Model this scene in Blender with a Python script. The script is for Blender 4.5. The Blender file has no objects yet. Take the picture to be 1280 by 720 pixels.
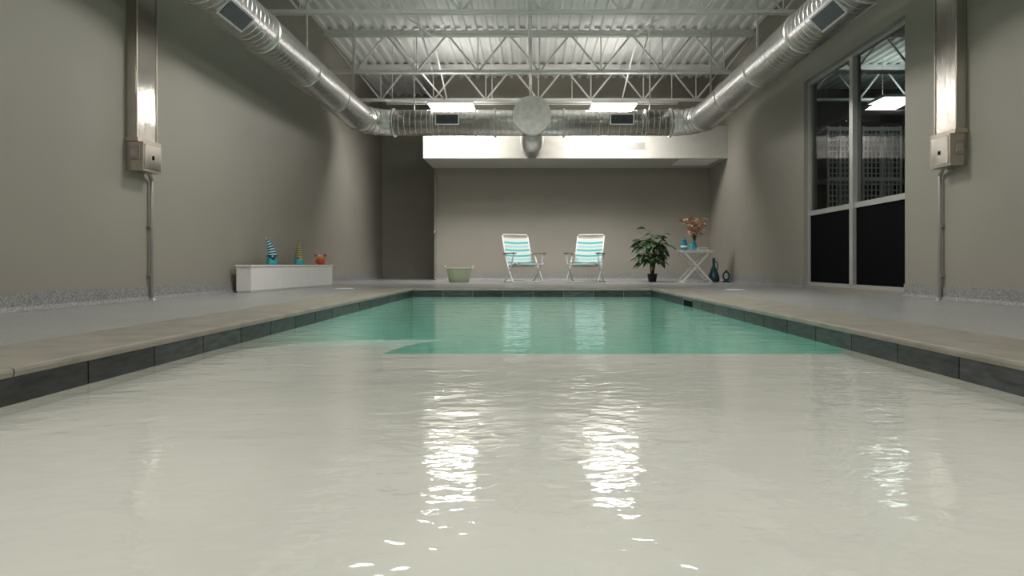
import bpy, math, random
from mathutils import Vector, Matrix
random.seed(7)
scene = bpy.context.scene
scene.view_settings.view_transform = 'Standard'
scene.view_settings.look = 'None'

# ------------------------------------------------------------------ materials
def new_mat(name):
    m = bpy.data.materials.new(name); m.use_nodes = True
    nt = m.node_tree
    return m, nt, nt.nodes, nt.links, nt.nodes['Principled BSDF']

def mat(name, col, rough=0.6, metal=0.0, var=0.0, vscale=6.0, bump=0.0, bscale=60.0, spec=0.5, stretch=(1,1,1)):
    m, nt, N, L, P = new_mat(name)
    P.inputs['Base Color'].default_value = (*col, 1)
    P.inputs['Roughness'].default_value = rough
    P.inputs['Metallic'].default_value = metal
    P.inputs['Specular IOR Level'].default_value = spec
    tc = N.new('ShaderNodeTexCoord'); mp = N.new('ShaderNodeMapping')
    mp.inputs['Scale'].default_value = stretch
    L.new(tc.outputs['Object'], mp.inputs['Vector'])
    if var > 0:
        n = N.new('ShaderNodeTexNoise'); n.inputs['Scale'].default_value = vscale; n.inputs['Detail'].default_value = 5
        L.new(mp.outputs[0], n.inputs['Vector'])
        mr = N.new('ShaderNodeMapRange')
        mr.inputs['From Min'].default_value = 0.3; mr.inputs['From Max'].default_value = 0.7
        mr.inputs['To Min'].default_value = 1-var; mr.inputs['To Max'].default_value = 1+var
        L.new(n.outputs['Fac'], mr.inputs['Value'])
        mx = N.new('ShaderNodeVectorMath'); mx.operation = 'SCALE'
        mx.inputs[0].default_value = col
        L.new(mr.outputs[0], mx.inputs['Scale'])
        L.new(mx.outputs[0], P.inputs['Base Color'])
    if bump > 0:
        n2 = N.new('ShaderNodeTexNoise'); n2.inputs['Scale'].default_value = bscale; n2.inputs['Detail'].default_value = 3
        L.new(mp.outputs[0], n2.inputs['Vector'])
        b = N.new('ShaderNodeBump'); b.inputs['Strength'].default_value = bump; b.inputs['Distance'].default_value = 0.01
        L.new(n2.outputs['Fac'], b.inputs['Height']); L.new(b.outputs[0], P.inputs['Normal'])
    return m

def emit(name, col, s):
    m = bpy.data.materials.new(name); m.use_nodes = True
    N = m.node_tree.nodes; N.clear()
    e = N.new('ShaderNodeEmission'); o = N.new('ShaderNodeOutputMaterial')
    e.inputs[0].default_value = (*col, 1); e.inputs[1].default_value = s
    m.node_tree.links.new(e.outputs[0], o.inputs[0])
    return m

def speckle(name, cols, rough, scale=260.0, bump=0.15, patch=0.06):
    m, nt, N, L, P = new_mat(name)
    tc = N.new('ShaderNodeTexCoord')
    v = N.new('ShaderNodeTexVoronoi'); v.inputs['Scale'].default_value = scale
    L.new(tc.outputs['Object'], v.inputs['Vector'])
    sep = N.new('ShaderNodeSeparateColor'); L.new(v.outputs['Color'], sep.inputs[0])
    cr = N.new('ShaderNodeValToRGB'); cr.color_ramp.interpolation = 'CONSTANT'
    els = cr.color_ramp.elements
    for i, (p, c) in enumerate(cols):
        e = els[i] if i < 2 else els.new(p)
        e.position = p; e.color = (*c, 1)
    L.new(sep.outputs[0], cr.inputs[0])
    n = N.new('ShaderNodeTexNoise'); n.inputs['Scale'].default_value = 1.4; n.inputs['Detail'].default_value = 6
    L.new(tc.outputs['Object'], n.inputs['Vector'])
    mr = N.new('ShaderNodeMapRange'); mr.inputs['From Min'].default_value = .3; mr.inputs['From Max'].default_value = .7
    mr.inputs['To Min'].default_value = 1-patch; mr.inputs['To Max'].default_value = 1+patch
    L.new(n.outputs['Fac'], mr.inputs['Value'])
    mx = N.new('ShaderNodeVectorMath'); mx.operation = 'SCALE'
    L.new(cr.outputs[0], mx.inputs[0]); L.new(mr.outputs[0], mx.inputs['Scale'])
    L.new(mx.outputs[0], P.inputs['Base Color'])
    P.inputs['Roughness'].default_value = rough
    n2 = N.new('ShaderNodeTexNoise'); n2.inputs['Scale'].default_value = 90
    L.new(tc.outputs['Object'], n2.inputs['Vector'])
    b = N.new('ShaderNodeBump'); b.inputs['Strength'].default_value = bump; b.inputs['Distance'].default_value = .005
    L.new(n2.outputs['Fac'], b.inputs['Height']); L.new(b.outputs[0], P.inputs['Normal'])
    return m

M_wall = mat('wall_paint', (.310, .290, .248), .55, var=.03, vscale=1.2, bump=.05, bscale=120)
M_wall_dk = mat('wall_paint_shaded', (.25, .235, .20), .6, var=.03, vscale=1.2)  # wall paint darkened, recess shade put into the colour
M_white_paint = mat('white_paint', (.80, .79, .76), .5, var=.03, vscale=2)
M_soffit = mat('soffit_paint', (.47, .455, .415), .6, var=.03)
M_ceil = mat('ceiling_deck_paint', (.84, .84, .82), .5, var=.04, vscale=3)
M_steelw = mat('painted_steel', (.86, .86, .84), .45, var=.03)
M_deck = speckle('deck_epoxy_chip', [(0, (.30, .30, .295)), (.35, (.41, .41, .405)), (.7, (.22, .22, .222)), (.88, (.55, .55, .54))], .32)
M_base = speckle('cove_chip', [(0, (.23, .23, .23)), (.35, (.31, .31, .305)), (.7, (.13, .13, .133)), (.85, (.45, .45, .44))], .5, scale=160)
M_coping = mat('coping_stone', (.28, .26, .215), .55, var=.16, vscale=5, bump=.2, bscale=70)
M_grout = mat('grout', (.22, .22, .21), .8, var=.1)
M_plaster = mat('pool_plaster_white', (.76, .75, .70), .7, var=.03, vscale=1.6)
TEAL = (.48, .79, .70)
M_teal = mat('pool_plaster_depth_tint', TEAL, .7, var=.08, vscale=3)  # deep-water tint painted into the plaster, instead of absorption in the water
M_ramp, nt, N, L, P = new_mat('pool_ramp_depth_tint')
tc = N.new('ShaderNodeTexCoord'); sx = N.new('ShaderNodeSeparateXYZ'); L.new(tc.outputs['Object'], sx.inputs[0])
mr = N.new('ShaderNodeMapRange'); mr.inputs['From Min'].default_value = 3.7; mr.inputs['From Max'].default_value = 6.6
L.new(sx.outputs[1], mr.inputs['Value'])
cr = N.new('ShaderNodeValToRGB'); cr.color_ramp.elements[0].color = (.75, .745, .695, 1); cr.color_ramp.elements[1].color = (*TEAL, 1)  # fade to teal paints the growing water tint into the ramp colour
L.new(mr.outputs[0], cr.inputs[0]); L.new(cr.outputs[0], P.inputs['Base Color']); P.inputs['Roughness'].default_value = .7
M_stain = mat('brushed_stainless', (.54, .51, .47), .14, 1.0, var=.05, vscale=8, bump=.16, bscale=30, stretch=(8, 8, .05))
M_stain_box = mat('stainless_box', (.55, .49, .42), .28, 1.0, var=.06, vscale=8)
M_conduit = mat('conduit_metal', (.36, .35, .33), .4, .6, var=.05)
M_black = mat('black_panel', (.004, .004, .005), .7, bump=.02, spec=.05)
M_darkmetal = mat('dark_grille', (.05, .055, .06), .5, .3, var=.1)
M_slat = mat('grille_slat', (.16, .18, .20), .5, .3, var=.1)
M_alu = mat('window_aluminium', (.52, .52, .50), .4, .4, var=.04)
M_whiteplastic = mat('white_laminate', (.83, .82, .80), .4, var=.02)
M_turq = mat('turquoise_webbing', (.05, .52, .52), .7, var=.08, vscale=40, bump=.3, bscale=200)
M_aqua = mat('pale_aqua_webbing', (.36, .66, .67), .7, var=.08, vscale=40, bump=.3, bscale=200)
M_web = mat('white_webbing', (.72, .73, .71), .7, var=.05, vscale=40, bump=.3, bscale=200)
M_taupe = mat('taupe_webbing', (.35, .30, .25), .7, var=.08, vscale=40)
M_tube = mat('white_tube', (.78, .78, .76), .3, var=.02)
M_arm = mat('armrest_wood', (.20, .16, .12), .5, var=.25, vscale=12, stretch=(6, 1, 1))
M_leaf = mat('leaf_green', (.04, .090, .034), .45, var=.35, vscale=9)
M_leaf2 = mat('leaf_green_light', (.11, .17, .08), .45, var=.3, vscale=9)
M_trunk = mat('plant_stem', (.12, .09, .05), .8, var=.3, vscale=20, bump=.5)
M_pot = mat('black_pot', (.02, .02, .02), .4, var=.1)
M_soil = mat('soil', (.05, .035, .025), .95, var=.4, vscale=50, bump=.6)
M_tub = mat('tub_green_plastic', (.50, .59, .41), .45, var=.05)
M_blue = mat('blue_ceramic', (.01, .22, .33), .25, var=.15)
M_tealc = mat('teal_ceramic', (.03, .36, .40), .25, var=.15)
M_dteal = mat('dark_teal_ceramic', (.012, .07, .09), .3, var=.2)
M_navy = mat('navy_felt', (.02, .06, .13), .9, var=.15)
M_gold = mat('gold_felt', (.42, .33, .14), .8, var=.2, vscale=30)
M_red = mat('red_glaze', (.50, .06, .03), .4, var=.2, vscale=12)
M_orange = mat('orange_glaze', (.72, .30, .06), .4, var=.2, vscale=12)
M_beard = mat('white_wool', (.8, .8, .78), .9, bump=.6, bscale=60)
M_skin = mat('painted_nose', (.62, .40, .28), .6, var=.05)
M_peach = mat('petal_peach', (.70, .42, .28), .7, var=.3, vscale=25)
M_peach2 = mat('petal_cream', (.78, .62, .44), .7, var=.3, vscale=25)
M_rust = mat('petal_rust', (.42, .17, .09), .7, var=.3, vscale=25)
M_stem = mat('stem_green', (.10, .14, .05), .7, var=.2)
M_rack = mat('rack_wire', (.72, .72, .72), .4, .2, var=.05)
M_nbwall = mat('neighbour_wall', (.13, .12, .115), .7, var=.05)
WARM = (1.0, .98, .935)
M_lampA = emit('lamp_diffuser_far', WARM, 66.0)
M_lampB = emit('lamp_diffuser_mid', WARM, 40.0)
M_lampC = emit('lamp_diffuser_near', WARM, 26.0)
M_fill_up = emit('added_ceiling_fill', WARM, 10.0)  # glowing strips added on top of the fixtures to brighten the ceiling
M_fill_nbup = emit('added_neighbour_ceiling_fill', (.85, 1.0, .95), 6.0)  # added upward glow that lifts the neighbouring room's ceiling
M_lamp_nb = emit('lamp_neighbour', (.88, 1.0, .95), 5.0)

# slate tile with per-tile tone
M_tile, nt, N, L, P = new_mat('slate_tile')
tc = N.new('ShaderNodeTexCoord'); gi = N.new('ShaderNodeNewGeometry')
n = N.new('ShaderNodeTexNoise'); n.inputs['Scale'].default_value = 9; n.inputs['Detail'].default_value = 8
mp = N.new('ShaderNodeMapping'); mp.inputs['Scale'].default_value = (1, 1, 5)
L.new(tc.outputs['Object'], mp.inputs['Vector']); L.new(mp.outputs[0], n.inputs['Vector'])
cr = N.new('ShaderNodeValToRGB'); cr.color_ramp.elements[0].position = .3; cr.color_ramp.elements[1].position = .75
cr.color_ramp.elements[0].color = (.017, .020, .022, 1); cr.color_ramp.elements[1].color = (.075, .08, .08, 1)
L.new(n.outputs['Fac'], cr.inputs[0])
mr = N.new('ShaderNodeMapRange'); mr.inputs['To Min'].default_value = .65; mr.inputs['To Max'].default_value = 1.5
L.new(gi.outputs['Random Per Island'], mr.inputs['Value'])
sc = N.new('ShaderNodeVectorMath'); sc.operation = 'SCALE'
L.new(cr.outputs[0], sc.inputs[0]); L.new(mr.outputs[0], sc.inputs['Scale']); L.new(sc.outputs[0], P.inputs['Base Color'])
P.inputs['Roughness'].default_value = .35

# galvanised duct
def duct_mat(name, axis, freq=9.0):
    m, nt, N, L, P = new_mat(name)
    P.inputs['Metallic'].default_value = 1; P.inputs['Roughness'].default_value = .30
    tc = N.new('ShaderNodeTexCoord')
    w = N.new('ShaderNodeTexWave'); w.wave_type = 'BANDS'; w.bands_direction = axis
    w.inputs['Scale'].default_value = freq/ (2*math.pi) * 2.0; w.inputs['Distortion'].default_value = .3
    L.new(tc.outputs['Object'], w.inputs['Vector'])
    cr = N.new('ShaderNodeValToRGB'); cr.color_ramp.elements[0].position = .86; cr.color_ramp.elements[1].position = .97
    L.new(w.outputs['Fac'], cr.inputs[0])
    b = N.new('ShaderNodeBump'); b.inputs['Strength'].default_value = .8; b.inputs['Distance'].default_value = .014
    L.new(cr.outputs[0], b.inputs['Height']); L.new(b.outputs[0], P.inputs['Normal'])
    v = N.new('ShaderNodeTexVoronoi'); v.inputs['Scale'].default_value = 16
    L.new(tc.outputs['Object'], v.inputs['Vector'])
    mr = N.new('ShaderNodeMapRange'); mr.inputs['To Min'].default_value = .80; mr.inputs['To Max'].default_value = 1.06
    L.new(v.outputs['Distance'], mr.inputs['Value'])
    sc = N.new('ShaderNodeVectorMath'); sc.operation = 'SCALE'; sc.inputs[0].default_value = (.82, .81, .79)
    L.new(mr.outputs[0], sc.inputs['Scale']); L.new(sc.outputs[0], P.inputs['Base Color'])
    return m
M_ductY = duct_mat('galvanised_duct_y', 'Y'); M_ductX = duct_mat('galvanised_duct_x', 'X')
M_galv = mat('galvanised_plain', (.80, .79, .77), .34, 1.0, var=.1, vscale=12)

# water surface
M_water = bpy.data.materials.new('pool_water'); M_water.use_nodes = True
nt = M_water.node_tree; N = nt.nodes; L = nt.links; N.clear()
out = N.new('ShaderNodeOutputMaterial'); mix = N.new('ShaderNodeMixShader')
tr = N.new('ShaderNodeBsdfTransparent'); tr.inputs[0].default_value = (.98, .99, .98, 1)
gl = N.new('ShaderNodeBsdfGlossy'); gl.inputs['Roughness'].default_value = .05; gl.inputs[0].default_value = (1, 1, 1, 1)
fr = N.new('ShaderNodeFresnel'); fr.inputs['IOR'].default_value = 1.33
tc = N.new('ShaderNodeTexCoord')
mp1 = N.new('ShaderNodeMapping'); mp1.inputs['Scale'].default_value = (1.0, 1.5, 1); mp1.inputs['Rotation'].default_value = (0, 0, .25)
mp2 = N.new('ShaderNodeMapping'); mp2.inputs['Scale'].default_value = (1.0, 1.6, 1); mp2.inputs['Rotation'].default_value = (0, 0, -.2)
n1 = N.new('ShaderNodeTexNoise'); n1.inputs['Scale'].default_value = 3.0; n1.inputs['Detail'].default_value = 1; n1.inputs['Distortion'].default_value = .6
n2 = N.new('ShaderNodeTexNoise'); n2.inputs['Scale'].default_value = 14.0; n2.inputs['Detail'].default_value = 1.5; n2.inputs['Distortion'].default_value = .5
L.new(tc.outputs['Object'], mp1.inputs[0]); L.new(tc.outputs['Object'], mp2.inputs[0])
L.new(mp1.outputs[0], n1.inputs['Vector']); L.new(mp2.outputs[0], n2.inputs['Vector'])
b1 = N.new('ShaderNodeBump'); b1.inputs['Strength'].default_value = 1; b1.inputs['Distance'].default_value = .0060
b2 = N.new('ShaderNodeBump'); b2.inputs['Strength'].default_value = 1; b2.inputs['Distance'].default_value = .0022
L.new(n1.outputs['Fac'], b1.inputs['Height']); L.new(n2.outputs['Fac'], b2.inputs['Height'])
L.new(b1.outputs[0], b2.inputs['Normal'])
L.new(b2.outputs[0], gl.inputs['Normal']); L.new(b2.outputs[0], fr.inputs['Normal'])
L.new(fr.outputs[0], mix.inputs[0]); L.new(tr.outputs[0], mix.inputs[1]); L.new(gl.outputs[0], mix.inputs[2]); L.new(mix.outputs[0], out.inputs[0])

M_glass = bpy.data.materials.new('window_glass'); M_glass.use_nodes = True
nt = M_glass.node_tree; N = nt.nodes; L = nt.links; N.clear()
out = N.new('ShaderNodeOutputMaterial'); mix = N.new('ShaderNodeMixShader')
tr = N.new('ShaderNodeBsdfTransparent'); tr.inputs[0].default_value = (.93, .97, .95, 1)
gl = N.new('ShaderNodeBsdfGlossy'); gl.inputs['Roughness'].default_value = .01
fr = N.new('ShaderNodeFresnel'); fr.inputs['IOR'].default_value = 1.35
L.new(fr.outputs[0], mix.inputs[0]); L.new(tr.outputs[0], mix.inputs[1]); L.new(gl.outputs[0], mix.inputs[2]); L.new(mix.outputs[0], out.inputs[0])

# ------------------------------------------------------------------ mesh builder
class B:
    def __init__(s): s.v = []; s.f = []; s.m = []; s.mats = []; s.sm = []
    def mi(s, m):
        if m not in s.mats: s.mats.append(m)
        return s.mats.index(m)
    def add(s, vs, fs, m, smooth=False):
        o = len(s.v); s.v += [tuple(v) for v in vs]; k = s.mi(m)
        for f in fs: s.f.append([i+o for i in f]); s.m.append(k); s.sm.append(smooth)
    def box(s, a, b, m, M=None):
        x0, y0, z0 = a; x1, y1, z1 = b
        vs = [Vector(p) for p in [(x0,y0,z0),(x1,y0,z0),(x1,y1,z0),(x0,y1,z0),(x0,y0,z1),(x1,y0,z1),(x1,y1,z1),(x0,y1,z1)]]
        if M is not None: vs = [M @ v for v in vs]
        s.add(vs, [(0,3,2,1),(4,5,6,7),(0,1,5,4),(1,2,6,5),(2,3,7,6),(3,0,4,7)], m)
    def beam(s, p, q, w, h, m):
        p = Vector(p); q = Vector(q); d = q-p; ln = d.length; d.normalize()
        up = Vector((0,0,1)) if abs(d.z) < .95 else Vector((0,1,0))
        x = d.cross(up).normalized(); z = x.cross(d).normalized()
        M = Matrix((x, d, z)).transposed().to_4x4(); M.translation = p
        s.box((-w/2,0,-h/2),(w/2,ln,h/2), m, M)
    def cyl(s, p, q, r, m, r2=None, n=16, caps=True):
        s.tube([p, q], r, m, n=n, caps=caps, radii=[r, r if r2 is None else r2])
    def tube(s, pts, r, m, n=10, caps=True, radii=None, closed=False):
        pts = [Vector(p) for p in pts]; K = len(pts)
        vs = []; prev = None
        for i, p in enumerate(pts):
            if closed: t = pts[(i+1)%K]-pts[i-1]
            else: t = (pts[min(i+1,K-1)]-pts[max(i-1,0)])
            t.normalize()
            if prev is None:
                up = Vector((0,0,1)) if abs(t.z) < .9 else Vector((1,0,0))
                u = t.cross(up).normalized()
            else: u = (prev - t*prev.dot(t)).normalized()
            prev = u; w = t.cross(u)
            rr = radii[i] if radii else r
            for k in range(n):
                a = 2*math.pi*k/n; vs.append(p+(u*math.cos(a)+w*math.sin(a))*rr)
        fs = []
        R = K if closed else K-1
        for i in range(R):
            for k in range(n):
                a = i*n+k; b = i*n+(k+1)%n; j = ((i+1)%K)*n
                fs.append((a, b, j+(k+1)%n, j+k))
        s.add(vs, fs, m, True)
        if caps and not closed:
            o = len(s.v)-len(vs); km = s.mi(m)
            s.f.append([o+k for k in range(n)][::-1]); s.m.append(km); s.sm.append(False)
            s.f.append([o+(K-1)*n+k for k in range(n)]); s.m.append(km); s.sm.append(False)
    def lathe(s, prof, m, c=(0,0,0), n=24, mats=None, M=None, sx=1, sy=1):
        c = Vector(c); K = len(prof); vs = []
        for r, z in prof:
            for k in range(n):
                a = 2*math.pi*k/n; p = Vector((r*sx*math.cos(a), r*sy*math.sin(a), z))
                vs.append(((M @ p) if M is not None else p)+c)
        o = len(s.v); s.v += [tuple(v) for v in vs]
        for i in range(K-1):
            km = s.mi(mats[i] if mats else m)
            for k in range(n):
                s.f.append([o+i*n+k, o+i*n+(k+1)%n, o+(i+1)*n+(k+1)%n, o+(i+1)*n+k]); s.m.append(km); s.sm.append(True)
    def ball(s, c, r, m, n=12, sc=(1,1,1)):
        K = n//2+1; vs = []; c = Vector(c)
        for i in range(K):
            t = math.pi*i/(K-1)
            for k in range(n):
                a = 2*math.pi*k/n
                vs.append(c+Vector((max(math.sin(t),1e-4)*math.cos(a)*sc[0], max(math.sin(t),1e-4)*math.sin(a)*sc[1], -math.cos(t)*sc[2]))*r)
        fs = [(i*n+k, i*n+(k+1)%n, (i+1)*n+(k+1)%n, (i+1)*n+k) for i in range(K-1) for k in range(n)]
        s.add(vs, fs, m, True)
    def done(s, name, loc=(0,0,0), rot=0, bevel=0):
        me = bpy.data.meshes.new(name); me.from_pydata(s.v, [], s.f)
        for m in s.mats: me.materials.append(m)
        me.polygons.foreach_set('material_index', s.m); me.polygons.foreach_set('use_smooth', s.sm)
        me.update(); me.validate()
        ob = bpy.data.objects.new(name, me); scene.collection.objects.link(ob)
        ob.location = loc; ob.rotation_euler = (0,0,rot)
        if bevel:
            md = ob.modifiers.new('bevel', 'BEVEL'); md.width = bevel; md.segments = 2; md.limit_method = 'ANGLE'
        return ob

XL, XR = -3.91, 4.19
YN, YB, YNK = -4.0, 15.1, 16.7
ZC = 4.76
XA = -2.30
PX, PY0, PY1 = 1.80, -2.6, 9.6
ZW = -.108

# ------------------------------------------------------------------ room shell
b = B(); b.box((XL-.2, YN-.2, -.3), (XL, YNK+.2, ZC+.1), M_wall); b.done('wall_left')
WY0, WY1, WZ0, WZ1, WS = 7.19, 9.86, .05, 3.17, 1.145
b = B()
b.box((XR, YN-.2, -.3), (XR+.2, WY0, ZC+.1), M_wall)
b.box((XR, WY1, -.3), (XR+.2, YNK+.2, ZC+.1), M_wall)
b.box((XR, WY0, WZ1), (XR+.2, WY1, ZC+.1), M_wall)
b.box((XR, WY0, -.3), (XR+.2, WY1, WZ0), M_wall)
b.done('wall_right')
b = B(); b.box((XA, YB, -.3), (XR, YNK+.2, ZC+.1), M_wall); b.done('wall_back')
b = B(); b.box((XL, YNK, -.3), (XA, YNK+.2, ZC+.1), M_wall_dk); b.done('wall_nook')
b = B(); b.box((XL, YN-.2, -.3), (XR, YN, ZC+.1), M_wall); b.done('wall_front')
b = B(); b.box((XA-.03, 13.7, 2.64), (XR-.002, YB-.002, 3.34), M_soffit); b.done('soffit')
b = B()
b.box((1.95, 13.69, 2.93-.10), (2.45, 13.70, 3.0), M_soffit)
for i in range(8): b.box((1.98, 13.685, 2.845+i*.018), (2.42, 13.691, 2.853+i*.018), M_conduit)
b.done('soffit_vent_grille')
b = B()
b.box((3.18, 13.78, 2.625), (4.0, 14.6, 2.64), M_white_paint); b.box((3.22, 13.82, 2.62), (3.96, 14.56, 2.626), M_whiteplastic)
b.done('soffit_access_panel')
b = B()
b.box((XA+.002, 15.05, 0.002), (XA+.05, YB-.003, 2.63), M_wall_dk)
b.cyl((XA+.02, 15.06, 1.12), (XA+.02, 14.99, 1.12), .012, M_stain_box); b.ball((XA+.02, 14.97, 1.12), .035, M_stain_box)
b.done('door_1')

# corrugated ceiling
b = B(); pitch = .20; x = XL-.2; pts = []
while x < 10.2:
    pts += [(x, ZC), (x+.07, ZC), (x+.09, ZC+.055), (x+.18, ZC+.055)]; x += pitch
vs = []
for (px, pz) in pts: vs += [(px, YN-.2, pz), (px, YNK+.2, pz)]
b.add(vs, [(2*i, 2*i+1, 2*i+3, 2*i+2) for i in range(len(pts)-1)], M_ceil)
b.box((XL-.2, YN-.2, ZC+.06), (10.2, YNK+.2, ZC+.16), M_ceil)
b.done('ceiling')

# deck
b = B()
CW = .52
b.box((XL, YN, -.30), (-PX-.03, YNK, 0), M_deck)
b.box((PX+.03, YN, -.30), (XR, YNK, 0), M_deck)
b.box((-PX-.03, PY1+.03, -.30), (PX+.03, YNK, 0), M_deck)
b.box((-PX-.03, YN, -.30), (PX+.03, PY0-.03, 0), M_deck)
b.done('floor')
def nose(b, ax, a0, a1, inner, outer):
    s = 1 if outer > inner else -1
    prof = [(outer, -.0), (outer, .006), (inner+s*.012, .006), (inner+s*.003, .002), (inner, -.008), (inner+s*.003, -.024), (inner+s*.012, -.028), (inner+s*.03, -.028)]
    vs = []
    for t in (a0, a1):
        for (u, z) in prof: vs.append((u, t, z) if ax == 'x' else (t, u, z))
    n = len(prof)
    fs = [(i, i+1, n+i+1, n+i) for i in range(n-1)]
    b.add(vs, fs, M_coping)
b = B()
seg = 1.2; y = PY0
while y < PY1+.3:
    y1 = min(y+seg, PY1+.30)
    for sgn in (-1, 1): nose(b, 'x', y+.002, y1-.002, sgn*(PX-.02), sgn*(PX+CW))
    y = y1
nose(b, 'y', -PX, PX, PY1-.02, PY1+.30)
nose(b, 'y', -PX, PX, PY0+.02, PY0-.30)
b.done('trim_coping')
# tile band
b = B()
T = .452; zt, zb = -.028, -.122
for sgn in (-1, 1):
    b.box((sgn*PX, PY0, zb) if sgn > 0 else (-PX-.03, PY0, zb), (PX+.03, PY1, zt) if sgn > 0 else (-PX, PY1, zt), M_grout)
b.box((-PX, PY1, zb), (PX, PY1+.03, zt), M_grout); b.box((-PX, PY0-.03, zb), (PX, PY0, zt), M_grout)
y = 2.585 - T*11
while y < PY1:
    y0 = max(y+.004, PY0); y1 = min(y+T-.004, PY1)
    if y1 > y0:
        b.box((-PX, y0, zb), (-PX+.008, y1, zt-.001), M_tile)
        b.box((PX-.008, y0+.1 if y0+.1 < y1 else y0, zb), (PX, min(y1+.1, PY1), zt-.001), M_tile)
    y += T
x = -PX+.01
while x < PX-.02:
    b.box((x+.004, PY1-.008, zb), (min(x+T-.004, PX-.01), PY1, zt-.001), M_tile)
    b.box((x+.004, PY0, zb), (min(x+T-.004, PX-.01), PY0+.008, zt-.001), M_tile)
    x += T
b.done('trim_waterline_tile')
# pool basin (white shelf, entry ramp, deep end)
b = B()
ZS, ZD, ZT = -.155, -1.0, -.12
YS, XB, YR = 3.70, -.865, 7.8
b.box((-PX, PY0, ZD-.1), (PX, YS, ZS), M_plaster)
for s_ in (-1, 1):
    b.add([(s_*(PX-.007), PY0, ZT), (s_*(PX-.007), YS, ZT), (s_*(PX-.007), YS, ZS), (s_*(PX-.007), PY0, ZS)], [(0,1,2,3)], M_plaster)
K = 12
for i in range(K):
    y0 = YS+(YR-YS)*i/K; y1 = YS+(YR-YS)*(i+1)/K; z0 = ZS-.40*(i/K)**1.25; z1 = ZS-.40*((i+1)/K)**1.25
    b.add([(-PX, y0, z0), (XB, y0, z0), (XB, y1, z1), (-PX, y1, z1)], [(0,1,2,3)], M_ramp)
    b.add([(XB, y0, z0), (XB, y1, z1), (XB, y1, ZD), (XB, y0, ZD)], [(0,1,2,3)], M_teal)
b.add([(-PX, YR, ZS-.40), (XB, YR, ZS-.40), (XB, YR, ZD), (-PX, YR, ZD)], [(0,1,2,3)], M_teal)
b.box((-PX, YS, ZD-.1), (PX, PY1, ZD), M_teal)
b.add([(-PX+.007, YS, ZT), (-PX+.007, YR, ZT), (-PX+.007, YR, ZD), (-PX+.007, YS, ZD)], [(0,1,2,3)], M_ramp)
b.add([(-PX+.007, YR, ZT), (-PX+.007, PY1-.007, ZT), (-PX+.007, PY1-.007, ZD), (-PX+.007, YR, ZD)], [(0,1,2,3)], M_teal)
b.add([(PX-.007, YS, ZT), (PX-.007, PY1-.007, ZT), (PX-.007, PY1-.007, ZD), (PX-.007, YS, ZD)], [(0,3,2,1)], M_teal)
b.add([(-PX, PY1-.007, ZT), (PX, PY1-.007, ZT), (PX, PY1-.007, ZD), (-PX, PY1-.007, ZD)], [(0,1,2,3)], M_teal)
b.add([(XB, YS+.002, ZS), (PX, YS+.002, ZS), (PX, YS+.002, ZD), (XB, YS+.002, ZD)], [(0,1,2,3)], M_teal)
b.done('pool_basin')
b = B(); b.add([(-PX+.008, PY0+.008, ZW), (PX-.008, PY0+.008, ZW), (PX-.008, PY1-.008, ZW), (-PX+.008, PY1-.008, ZW)], [(0,1,2,3)], M_water); b.done('pool_water')
b = B()
b.box((PX-.012, 7.15, -.115), (PX-.007, 7.55, -.045), M_black)
b.box((PX-.014, 7.13, -.048), (PX-.006, 7.57, -.038), M_conduit)
b.done('skimmer_mouth')
for (x, y) in ((-2.85, 9.7), (2.95, 9.3)):
    b = B(); b.lathe([(.0001,.006),(.12,.006),(.14,.003),(.14,0)], M_whiteplastic, n=32); b.done('skimmer_lid', (x, y, 0))

def base(name, p, q, inward):
    b = B(); p = Vector(p); q = Vector(q); i = Vector(inward)
    prof = [(0, .145), (.012, .145), (.016, .04), (.03, .012), (.055, .001), (0, .001)]
    vs = []
    for t in (p, q):
        for (u, z) in prof: vs.append((t.x+i.x*u, t.y+i.y*u, z))
    n = len(prof)
    b.add(vs, [(k, (k+1)%n, n+(k+1)%n, n+k) for k in range(n)] + [tuple(range(n)), tuple(range(2*n-1, n-1, -1))], M_base); b.done(name)
base('baseboard_left', (XL, YN, 0), (XL, YNK, 0), (1, 0))
base('baseboard_right', (XR, YN, 0), (XR, WY0, 0), (-1, 0))
base('baseboard_right', (XR, WY1, 0), (XR, YB, 0), (-1, 0))
base('baseboard_back', (XA+.05, YB, 0), (XR-.06, YB, 0), (0, -1))

# ------------------------------------------------------------------ window
b = B()
xo = XR+.06
def fr(y0, y1, z0, z1, d=.07): b.box((xo, y0, z0), (xo+d, y1, z1), M_alu)
YM = 8.47
fr(WY0, WY0+.06, WZ0, WZ1); fr(WY1-.06, WY1, WZ0, WZ1)
fr(WY0+.06, WY1-.06, WZ1-.06, WZ1); fr(WY0+.06, WY1-.06, WZ0, WZ0+.05)
b.box((xo-.03, YM-.045, WZ0+.05), (xo+.08, YM+.045, WZ1-.06), M_alu)
fr(WY0+.06, YM-.045, WS-.035, WS+.035); fr(YM+.045, WY1-.06, WS-.035, WS+.035)
for (a, c) in ((WY0+.06, YM-.045), (YM+.045, WY1-.06)):
    b.box((xo+.02, a, WZ0+.05), (xo+.05, c, WS-.035), M_black)
    b.add([(xo+.035, a, WS+.035), (xo+.035, c, WS+.035), (xo+.035, c, WZ1-.06), (xo+.035, a, WZ1-.06)], [(3,2,1,0)], M_glass)
b.done('window_1')

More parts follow.
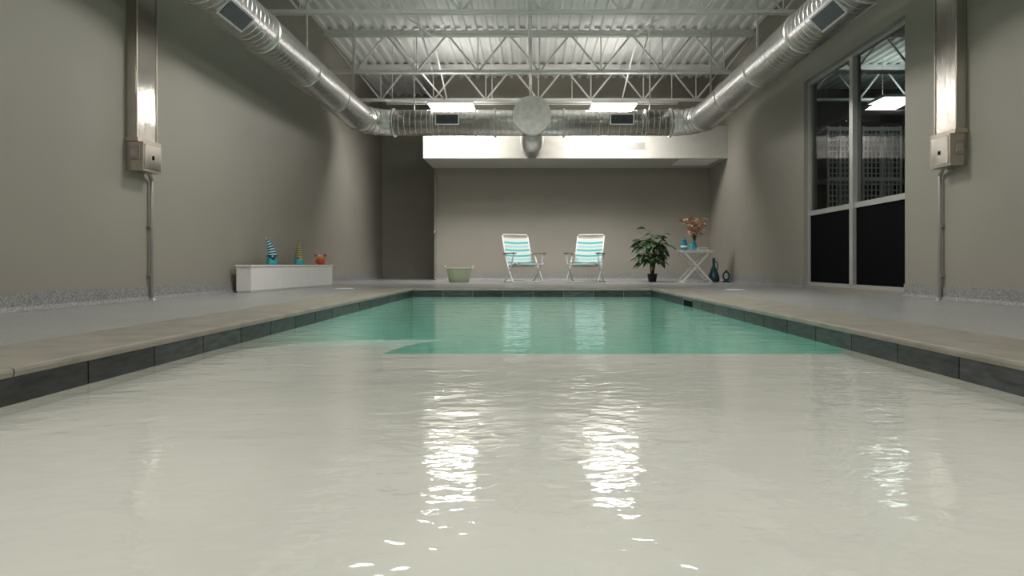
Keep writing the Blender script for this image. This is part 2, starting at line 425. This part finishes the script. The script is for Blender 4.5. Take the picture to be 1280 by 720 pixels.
b = B()
b.box((XR+.2, 16.0, 0), (10, 16.2, ZC), M_nbwall); b.box((10, 2, 0), (10.2, 16.2, ZC), M_nbwall); b.box((XR+.2, 1.8, 0), (10.2, 2, ZC), M_nbwall)
b.done('wall_neighbor')
b = B(); b.box((XR+.2, 1.8, -.1), (10.2, 16.2, 0), M_nbwall); b.done('floor_neighbor')
def rack(x0, x1, y, z1):
    b = B()
    for x in (x0, (x0+x1)/2, x1):
        for yy in (y, y+.5): b.beam((x, yy, 0), (x, yy, z1), .035, .035, M_rack)
    tiers = 3
    for t in range(tiers+1):
        z = .1+(z1-.15)*t/tiers
        for yy in (y, y+.5): b.beam((x0, yy, z), (x1, yy, z), .03, .07, M_rack)
        b.box((x0, y+.01, z-.01), (x1, y+.5, z+.01), M_rack)
    b.box((x0, y+.49, .1), (x1, y+.5, z1-.05), M_darkmetal)
    z = .1
    while z < z1-.05:
        b.beam((x0, y-.005, z), (x1, y-.005, z), .008, .016, M_rack); z += .10
    x = x0
    while x < x1:
        b.beam((x, y-.01, .1), (x, y-.01, z1-.05), .018, .008, M_rack); x += .075
    b.done('wire_cage_rack')
rack(5.32, 5.75, 11.5, 2.85); rack(5.95, 6.62, 11.5, 2.85); rack(6.72, 7.4, 11.5, 2.85)

# ------------------------------------------------------------------ roof trusses
def truss(y, x0, x1, name='roof_truss'):
    b = B(); zt_, zb_ = 4.70, 3.97
    for s_ in (-.03, .03):
        b.box((x0, y+s_-.022, zt_-.006), (x1, y+s_+.022, zt_+.006), M_steelw); b.box((x0, y+s_-.004, zt_-.05), (x1, y+s_+.004, zt_), M_steelw)
        b.box((x0, y+s_-.022, zb_-.006), (x1, y+s_+.022, zb_+.006), M_steelw); b.box((x0, y+s_-.004, zb_), (x1, y+s_+.004, zb_+.05), M_steelw)
    b.box((x0, y-.05, zt_+.006), (x1, y+.05, ZC), M_steelw)
    n = max(2, round((x1-x0)/1.24)); w = (x1-x0)/n
    for i in range(n):
        a = x0+i*w
        b.cyl((a+.02, y, zt_-.02), (a+w/2, y, zb_+.02), .02, M_steelw, n=8); b.cyl((a+w/2, y, zb_+.02), (a+w-.02, y, zt_-.02), .02, M_steelw, n=8)
        b.cyl((a+w/2, y, zb_+.02), (a+w/2, y, zt_-.02), .012, M_steelw, n=8)
    b.done(name)
for y in (14.1, 12.05, 9.2, 6.6, 4.2, 1.8, -.6, -3.0):
    truss(y, XL, XR)
for y in (14.1, 12.05, 9.2, 6.6): truss(y, XR+.2, 10)
b = B()
b.tube([(-.03, YN+.01, 4.02), (-.03, YB-.01, 4.02)], .03, M_steelw)
for y in (13, 10.5, 7.5, 5): b.cyl((-.03, y, 4.02), (-.03, y, ZC), .008, M_steelw, n=6)
for y in (12.9, 10.6, 7.9): 
    b.cyl((-.03, y, 4.02), (-.03, y, 3.90), .018, M_steelw, n=8); b.ball((-.03, y, 3.885), .03, M_steelw, n=8)
b.done('sprinkler_pipe')
for x in (-1.9, 1.95):
    b = B(); ys = [14.1, 12.05, 9.2, 6.6, 4.2, 1.8, -.6, -3.0]
    for a, c in zip(ys, ys[1:]):
        b.beam((x, a, 4.69), (x, c, 3.99), .025, .025, M_steelw); b.beam((x+.03, a, 3.99), (x+.03, c, 4.69), .025, .025, M_steelw)
    b.done('truss_bridging')
b = B()
b.tube([(-3.3, 13.1, 3.75), (-3.0, 13.4, 3.8), (-2.4, 14.0, 3.92)], .02, M_steelw)
b.tube([(-2.6, 12.05, 4.66), (-2.2, 12.9, 4.2), (-1.9, 14.0, 3.95)], .018, M_steelw)
b.done('conduit_run')

# ------------------------------------------------------------------ light fixtures on strut channels
ZF = 3.52
def fixture(x, y, lamp, z=ZF, up=True, strut=True, upm=None):
    b = B(); w, d = .45, .33
    b.box((x-w, y-d, z+.012), (x+w, y+d, z+.05), M_whiteplastic)
    b.box((x-w, y-d, z-.005), (x-w+.015, y+d, z+.012), M_whiteplastic); b.box((x+w-.015, y-d, z-.005), (x+w, y+d, z+.012), M_whiteplastic)
    b.box((x-w+.015, y-d, z-.005), (x+w-.015, y-d+.012, z+.012), M_whiteplastic); b.box((x-w+.015, y+d-.012, z-.005), (x+w-.015, y+d, z+.012), M_whiteplastic)
    b.add([(x-w+.015, y-d+.012, z), (x+w-.015, y-d+.012, z), (x+w-.015, y+d-.012, z), (x-w+.015, y+d-.012, z)], [(3,2,1,0)], lamp)
    if up:
        for sy in (-1, 1):
            ya, yb_ = sorted((y+sy*.08, y+sy*(d-.04)))
            b.add([(x-w+.04, ya, z+.054), (x+w-.04, ya, z+.054), (x+w-.04, yb_, z+.054), (x-w+.04, yb_, z+.054)], [(0,1,2,3)], upm or M_fill_up)
    if not strut:
        for sx in (-.3, .3): b.cyl((x+sx, y, z+.04), (x+sx, y, ZC), .004, M_steelw, n=6)
    b.done('high_bay_light')
for y, lm in ((12.82, M_lampA), (7.0, M_lampB), (1.15, M_lampC), (-3.3, M_lampC)):
    for x in (-1.60, 1.62): fixture(x, y, lm)
    b = B(); z = ZF+.056
    b.box((-2.92, y-.03, z), (2.92, y+.03, z+.012), M_steelw); b.box((-2.92, y-.03, z), (2.92, y-.022, z+.055), M_steelw); b.box((-2.92, y+.022, z), (2.92, y+.03, z+.055), M_steelw)
    for x in (-2.8, -.8, .8, 2.8): b.cyl((x, y, z+.01), (x, y, ZC), .007, M_steelw, n=6)
    b.done('strut_channel')
fixture(7.75, 13.6, M_lamp_nb, 3.85, True, False, M_fill_nbup); fixture(7.0, 9.0, M_lamp_nb, 3.85, True, False, M_fill_nbup)

# ------------------------------------------------------------------ ducts
def arc(cx, cy, R, a0, a1, n, z):
    return [(cx+R*math.cos(a0+(a1-a0)*i/n), cy+R*math.sin(a0+(a1-a0)*i/n), z) for i in range(n+1)]
r = .25; ZDu = 3.13; DX = 3.24; DYb = 12.5; R = .55
b = B()
def ring(c, d, rr, m=M_galv, w=.02):
    c = Vector(c); d = Vector(d).normalized(); b.cyl(c-d*w, c+d*w, rr, m, n=40)
for s_ in (-1, 1):
    b.tube([(s_*DX, YN+.01, ZDu), (s_*DX, DYb-R, ZDu)], r, M_ductY, n=40)
    if s_ < 0: pa = arc(-DX+R, DYb-R, R, math.pi, math.pi/2, 5, ZDu)
    else: pa = arc(DX-R, DYb-R, R, 0, math.pi/2, 5, ZDu)
    b.tube(pa, r, M_galv, n=40)
    for i, p in enumerate(pa):
        j = min(i+1, len(pa)-1); k = max(i-1, 0)
        ring(p, Vector(pa[j])-Vector(pa[k]), r+.010, w=.007)
    y = DYb-R
    ring((s_*DX, DYb-R, ZDu), (0,1,0), r+.022, w=.015)
    while y > YN+.3:
        ring((s_*DX, y, ZDu), (0,1,0), r+.014, w=.010); y -= 1.45
b.tube([(-DX+R, DYb, ZDu), (DX-R, DYb, ZDu)], r, M_ductX, n=40)
for x in (-DX+R, -.72, .62, DX-R): ring((x, DYb, ZDu), (1,0,0), r+.03, w=.016)
for x in (-1.95, -1.1, 1.3, 2.2): ring((x, DYb, ZDu), (1,0,0), r+.010, w=.008)
b.cyl((0, DYb+.1, ZDu+.06), (0, DYb-.42, ZDu+.06), .345, M_galv, n=48)
b.cyl((0, DYb-.42, ZDu+.06), (0, DYb-.44, ZDu+.06), .36, M_galv, n=48)
b.tube([(0, DYb+.15, ZDu), (0, DYb+.15, ZDu-.20), (0, DYb+.35, ZDu-.26), (0, 13.69, ZDu-.26)], .24, M_galv, n=32)
ring((0, DYb+.15, ZDu-.18), (0,0,1), .255, w=.012)
for s_ in (-1, 1):
    for y in (0.5, 3.4, 6.3, 9.2, 11.6):
        b.box((s_*DX-.012, y-.02, ZDu+r), (s_*DX+.012, y+.02, ZC), M_galv)
for x in (-2.3, 2.3): b.box((x-.012, DYb-.02, ZDu+r), (x+.012, DYb+.02, ZC), M_galv)
def reg(c, ax, w, h, nrm):
    c = Vector(c); ax = Vector(ax).normalized(); nrm = Vector(nrm).normalized(); up = nrm.cross(ax).normalized()
    M = Matrix((ax, up, nrm)).transposed().to_4x4(); M.translation = c
    b.box((-w/2, -h/2, -.10), (w/2, h/2, -.002), M_galv, M)
    b.box((-w/2-.02, -h/2-.02, -.002), (w/2+.02, h/2+.02, .006), M_galv, M)
    b.box((-w/2, -h/2, .004), (w/2, h/2, .008), M_darkmetal, M)
    for i in range(9):
        t = -h/2+h*(i+.5)/9; b.box((-w/2, t-.003, .008), (w/2, t+.003, .016), M_slat, M)
    for i in range(12):
        t = -w/2+w*(i+.5)/12; b.box((t-.002, -h/2, .008), (t+.002, h/2, .012), M_slat, M)
for x in (-1.62, 1.72): reg((x, DYb-r-.03, ZDu+.01), (1,0,0), .42, .17, (0,-1,-.12))
for s_ in (-1, 1):
    for y in (3.0, 6.6):
        reg((s_*(DX-.19), y, ZDu-.20), (0,1,0), .5, .17, (-s_*.72, 0, -.7))
b.done('spiral_air_duct')

# ------------------------------------------------------------------ stainless wall covers + boxes
def wall_panel(s_, zb0, zb1):
    X = XL if s_ < 0 else XR; i = -s_ ; b = B()
    def bx(a0, a1, y0, y1, z0, z1, m): b.box((min(X+i*a0, X+i*a1), y0, z0), (max(X+i*a0, X+i*a1), y1, z1), m)
    bx(0, .10, 6.16, 6.50, zb1, 4.3, M_stain)
    bx(.10, .108, 6.16, 6.175, zb1, 4.3, M_stain_box); bx(.10, .108, 6.485, 6.50, zb1, 4.3, M_stain_box)
    bx(.0, .13, 6.14, 6.52, zb1-.0, zb1+.04, M_stain_box)
    bx(0, .17, 6.16, 6.46, zb0, zb1, M_stain_box)
    bx(.03, .14, 6.150, 6.16, zb0+.10, zb0+.24, M_conduit); bx(.05, .12, 6.145, 6.15, zb0+.13, zb0+.21, M_stain)
    bx(.17, .176, 6.18, 6.44, zb0+.02, zb1-.02, M_stain)
    bx(.176, .184, 6.30, 6.32, zb0+.12, zb0+.16, M_black)
    b.cyl((X+i*.035, 6.52, 0), (X+i*.035, 6.52, zb0-.03), .017, M_conduit)
    b.tube([(X+i*.035, 6.52, zb0-.05), (X+i*.045, 6.48, zb0-.02), (X+i*.06, 6.42, zb0+.02)], .02, M_conduit)
    for z in (.25, .75): bx(0, .04, 6.49, 6.55, z-.012, z+.012, M_conduit)
    b.lathe([(.0001, .03), (.02, .03), (.04, .006), (.045, 0)], M_conduit, c=(X+i*.045, 6.52, 0), n=16)
    b.done('stainless_wall_heater', bevel=.002)
wall_panel(-1, 1.27, 1.55); wall_panel(1, 1.32, 1.63)

# ------------------------------------------------------------------ white bench box
b = B()
P0 = Vector((-3.62, 8.25, 0)); P1 = Vector((-3.43, 11.0, 0)); d = (P1-P0); ln = d.length; ang = math.atan2(d.x, d.y)
b.box((-.20, 0, .02), (0, ln, .335), M_whiteplastic); b.box((-.21, -.012, .335), (.012, ln+.012, .36), M_whiteplastic)
b.box((-.19, .01, 0), (-.01, ln-.01, .02), M_whiteplastic)
b.done('storage_bench', P0, -ang, bevel=.004)
def bench_pt(t, off=-.10):
    q = P0 + d*t; nrm = Vector((d.y, -d.x, 0)).normalized(); return q + nrm*off + Vector((0,0,.361))

def gnome(p, hatA, hatB, body, lean):
    b = B()
    b.lathe([(.0001,0),(.062,0),(.072,.03),(.068,.08),(.05,.125),(.02,.14),(.0001,.14)], body, n=20)
    b.lathe([(.0001,.04),(.02,.05),(.032,.08),(.036,.11),(.025,.135),(.0001,.14)], hatA, c=(.02,-.04,0), n=14)
    b.ball((.02,-.078,.118), .014, M_skin, n=10)
    K = 14; n = 20
    pts = [Vector((lean*(i/K)**2*.08, 0, .12+.25*i/K)) for i in range(K+1)]
    rad = [.066*(1-i/K)**.9+.003 for i in range(K+1)]; rad[0] = .075
    for i in range(K):
        b.tube([pts[i], pts[i+1]], 0, hatA if i % 2 == 0 else hatB, n=n, radii=[rad[i], rad[i+1]], caps=(i == 0 or i == K-1))
    b.ball(pts[-1], .012, hatB, n=8)
    b.done('garden_gnome', p, .2)
gnome(bench_pt(.28), M_navy, M_aqua, M_tealc, -1)
gnome(bench_pt(.60), M_gold, M_stem, M_tealc, 0)
b = B()
b.ball((0,0,.053), .07, M_red, n=16, sc=(1.1,.8,.75)); b.ball((0,-.02,.12), .042, M_orange, n=14); 
for s_ in (-1,1):
    b.tube([(s_*.06,0,.06),(s_*.09,-.02,.09),(s_*.08,-.03,.14)], .012, M_orange); b.ball((s_*.075,-.03,.155), .024, M_red, n=10)
    b.ball((s_*.017,-.05,.15), .012, M_beard, n=8); b.cyl((s_*.015,-.02,.15),(s_*.02,-.03,.185), .006, M_orange, n=8)
    for k in range(3): b.tube([(s_*.05,.02*k-.02,.04),(s_*.075,.03*k-.03,.04),(s_*.085,.03*k-.03,.0)], .008, M_orange, n=8)
b.done('crab_figurine', bench_pt(.90), .3)

# ------------------------------------------------------------------ tub
b = B()
b.lathe([(.0001,0),(.19,0),(.20,.01),(.255,.27),(.275,.285),(.275,.30),(.245,.30),(.235,.27),(.185,.02),(.0001,.02)], M_tub, n=40)
for s_ in (-1,1): b.tube([(s_*.25,-.08,.28),(s_*.28,-.07,.31),(s_*.29,0,.33),(s_*.28,.07,.31),(s_*.25,.08,.28)], .013, M_tub)
b.done('plastic_tub', (-1.50, 13.15, 0), .25)

# ------------------------------------------------------------------ folding lawn chairs
def chair(loc, rot):
    b = B(); W = .29; t = .015
    ST = (-.30, .40); SB = (.20, .33); BT = (.47, .97)
    for s_ in (-1, 1):
        b.tube([(s_*W, ST[0]-.02, ST[1]-.03), (s_*W, ST[0], ST[1]), (s_*W, SB[0], SB[1])], t, M_tube)
        b.tube([(s_*W, SB[0], SB[1]-.02), (s_*W, BT[0], BT[1])], t, M_tube)
    b.tube([(-W, BT[0], BT[1]), (-W+.03, BT[0]+.01, BT[1]+.03), (W-.03, BT[0]+.01, BT[1]+.03), (W, BT[0], BT[1])], t, M_tube)
    b.tube([(-W, ST[0]-.02, ST[1]-.03), (W, ST[0]-.02, ST[1]-.03)], t, M_tube)
    b.tube([(-W, SB[0], SB[1]), (W, SB[0], SB[1])], t, M_tube)
    pat = [M_web, M_turq, M_web, M_aqua, M_web, M_turq, M_web, M_web, M_turq, M_web, M_aqua, M_web, M_turq, M_web, M_web, M_taupe]
    def sling(p, q, n, off):
        for i in range(n):
            a, c = i/n, (i+1)/n
            m = pat[(i+off) % len(pat)]
            rows = []
            for u in (a, c):
                sag = .02*math.sin(math.pi*u)
                for x, sg in ((-W, 0), (-W*.5, .012), (0, .018), (W*.5, .012), (W, 0)):
                    rows.append((x, p[0]+(q[0]-p[0])*u, p[1]+(q[1]-p[1])*u-sag*.6-sg))
            fs = [(k, k+1, k+6, k+5) for k in range(4)]
            b.add(rows, fs, m, True)
            b.add([(x, y+.004, z-.006) for x, y, z in rows], [f[::-1] for f in fs], m, True)
    sling((ST[0], ST[1]+.012), (SB[0]-.02, SB[1]+.012), 9, 2)
    sling((SB[0]+.0, SB[1]+.03), (BT[0]-.01, BT[1]+.01), 16, 0)
    AW = W+.045
    for s_ in (-1, 1):
        x = s_*AW
        b.tube([(x, .20, .585), (x, .05, .33), (x, -.20, .04), (x, -.24, .015), (x, -.30, .015)], t, M_tube)
        b.tube([(x, -.26, .585), (x, -.12, .33), (x, .20, .04), (x, .24, .015), (x, .36, .015)], t, M_tube)
        b.box((x-.028, -.34, .585), (x+.028, .26, .607), M_arm)
        b.tube([(x, .24, .59), (s_*W, .33, .62)], .010, M_tube)
        b.cyl((s_*(W-.02), .0, .36), (x+s_*.012, .0, .36), .010, M_tube, n=8)
    b.tube([(-AW, -.30, .015), (AW, -.30, .015)], t, M_tube); b.tube([(-AW, .36, .015), (AW, .36, .015)], t, M_tube)
    b.done('folding_lawn_chair', loc, rot)
chair((-.17, 13.25, 0), math.radians(24)); chair((1.10, 13.25, 0), math.radians(-20))

# ------------------------------------------------------------------ potted plant
def leaf(b, base, direction, size, m, droop=.35, lobes=True):
    d = Vector(direction).normalized(); up = Vector((0,0,1)); side = d.cross(up)
    if side.length < .1: side = Vector((1,0,0))
    side.normalize(); nrm = side.cross(d).normalized()
    side = (side*math.cos(.5*(random.random()-.5)) + nrm*math.sin(.9*(random.random()-.5))).normalized()
    K = 9; vs = []; fs = []
    for i in range(K):
        u = i/(K-1); w = math.sin(math.pi*(u**.75))*.42*size
        if lobes and i % 2 == 1 and 0 < i < K-1: w *= .55
        w = max(w, .003)
        c = Vector(base)+d*size*u - up*(droop*size*u*u)
        vs += [c-side*w+nrm*(w*.25), c, c+side*w+nrm*(w*.25)]
    for i in range(K-1):
        a = i*3; fs += [(a, a+1, a+4, a+3), (a+1, a+2, a+5, a+4)]
    b.add(vs, fs, m, True)
b = B()
b.lathe([(.0001,0),(.075,0),(.08,.01),(.10,.15),(.11,.155),(.11,.175),(.092,.175),(.088,.15),(.0001,.15)], M_pot, n=28)
b.lathe([(.09,.152),(.0001,.158)], M_soil, n=20)
tips = []
for i in range(5):
    a = i*1.27; rr = .05+.03*(i % 2)
    pts = [Vector((.02*math.cos(a), .02*math.sin(a), .15)), Vector((rr*math.cos(a), rr*math.sin(a), .38)), Vector((rr*1.5*math.cos(a), rr*1.5*math.sin(a), .60)), Vector((rr*2.0*math.cos(a), rr*2.0*math.sin(a), .80+.04*i))]
    b.tube(pts, .012, M_trunk, n=8, radii=[.017,.014,.011,.007]); tips.append(pts)
for i in range(160):
    pts = random.choice(tips); u = random.random(); base_ = pts[1].lerp(pts[3], u) if u < .35 else pts[2].lerp(pts[3], u)
    a = random.random()*2*math.pi; el = random.uniform(-.2, .75)
    dr = Vector((math.cos(a)*math.cos(el), math.sin(a)*math.cos(el), math.sin(el)))
    L1 = random.uniform(.08, .25); tip = base_+dr*L1
    b.tube([base_, base_+dr*L1*.5+Vector((0,0,.02)), tip], .004, M_stem, n=5)
    leaf(b, tip, dr+Vector((0,0,-.35)), random.uniform(.15, .22), M_leaf if random.random() < .68 else M_leaf2)
b.done('potted_philodendron', (2.52, 13.4, 0))

# ------------------------------------------------------------------ folding side table
b = B(); tw, td, th = .33, .22, .655
for i in range(6): b.box((-tw+i*.11+.003, -td, th-.018), (-tw+(i+1)*.11-.003, td, th), M_whiteplastic)
b.box((-tw, -td+.02, th-.045), (tw, -td+.045, th-.018), M_whiteplastic); b.box((-tw, td-.045, th-.045), (tw, td-.02, th-.018), M_whiteplastic)
for yy in (-td+.06, td-.06):
    b.beam((-tw+.06, yy, th-.03), (tw-.04, yy, .02), .02, .04, M_whiteplastic); b.beam((tw-.06, yy+.022, th-.03), (-tw+.04, yy+.022, .02), .02, .04, M_whiteplastic)
for x in (-tw+.04, tw-.04): b.box((x-.02, -td+.03, 0), (x+.02, td-.03, .03), M_whiteplastic)
b.cyl((0, -td+.04, .335), (0, td-.02, .335), .01, M_whiteplastic, n=10)
TB = (3.34, 13.15); b.done('folding_side_table', (TB[0], TB[1], 0), .08)
b = B(); b.lathe([(.0001,0),(.055,0),(.065,.02),(.068,.13),(.05,.17),(.045,.20),(.055,.21),(.05,.215),(.04,.2),(.0001,.2)], M_blue, n=24)
b.lathe([(.03,.205),(.035,.235),(.012,.25),(.012,.27),(.0001,.28)], M_tealc, n=20)
b.lathe([(.0692,.06),(.0695,.10)], M_beard, n=24); b.done('ceramic_jar', (TB[0]-.22, TB[1]-.02, .656))
b = B(); b.lathe([(.0001,0),(.045,0),(.062,.03),(.062,.09),(.035,.125),(.033,.15),(.042,.16),(.03,.155),(.0001,.14)], M_tealc, n=24); b.done('teal_vase', (TB[0]-.07, TB[1]-.12, .656))
b = B()
for i in range(3):
    b.box((-.13, -.08, .001+i*.018), (.10-.02*i, .08, .016+i*.018), M_beard if i != 1 else M_aqua)
b.done('folded_towel', (TB[0]+.15, TB[1]-.10, .656), .1, bevel=.006)
b = B()
b.lathe([(.0001,0),(.04,0),(.055,.05),(.05,.11),(.028,.17),(.034,.19),(.026,.185),(.0001,.17)], M_blue, n=24)
for i in range(30):
    a = random.random()*6.28; sp = random.uniform(.05, .28); h = random.uniform(.34, .68)
    e = Vector((math.cos(a)*sp, math.sin(a)*sp*.6, h)); b.tube([(0,0,.17), (e.x*.35, e.y*.35, .17+(h-.17)*.6), e], .003, M_trunk, n=5)
    m = random.choice([M_peach, M_peach2, M_rust, M_peach])
    for k in range(8):
        aa = k*.785+i; leaf(b, e, (math.cos(aa), math.sin(aa)*.8, .7*math.sin(aa*2)+.2), random.uniform(.055, .085), m, droop=.2, lobes=False)
    b.ball(e, .012, M_gold, n=8)
b.done('flower_vase', (TB[0]+.02, TB[1]+.1, .656))

b = B(); b.lathe([(.0001,0),(.10,0),(.12,.03),(.115,.12),(.07,.24),(.03,.34),(.028,.47),(.04,.49),(.03,.50),(.0001,.49)], M_dteal, n=28)
b.tube([(.03,0,.44),(.10,0,.42),(.13,0,.32),(.10,0,.22)], .012, M_dteal); b.done('ceramic_jug', (3.82, 13.45, 0), .6)
b = B(); b.lathe([(.0001,0),(.07,0),(.08,.02),(.03,.04),(.0001,.045)], M_dteal, n=24)
b.tube([(.07*math.cos(t*.4189), 0, .13+.085*math.sin(t*.4189)) for t in range(15)], .018, M_dteal, closed=True); b.ball((0,0,.235), .025, M_dteal); b.done('ring_sculpture', (4.01, 13.22, 0), .3)

# ------------------------------------------------------------------ world, camera
w = bpy.data.worlds.new('world'); scene.world = w; w.use_nodes = True
w.node_tree.nodes['Background'].inputs[0].default_value = (.6, .62, .65, 1); w.node_tree.nodes['Background'].inputs[1].default_value = .2
cam = bpy.data.cameras.new('camera'); co = bpy.data.objects.new('camera', cam); scene.collection.objects.link(co)
co.location = (0, 0, .36); co.rotation_euler = (math.radians(90), 0, 0)
cam.sensor_width = 36; cam.lens = 22.5; cam.shift_x = -25/1280; cam.shift_y = -29/1280; cam.clip_start = .02
scene.camera = co
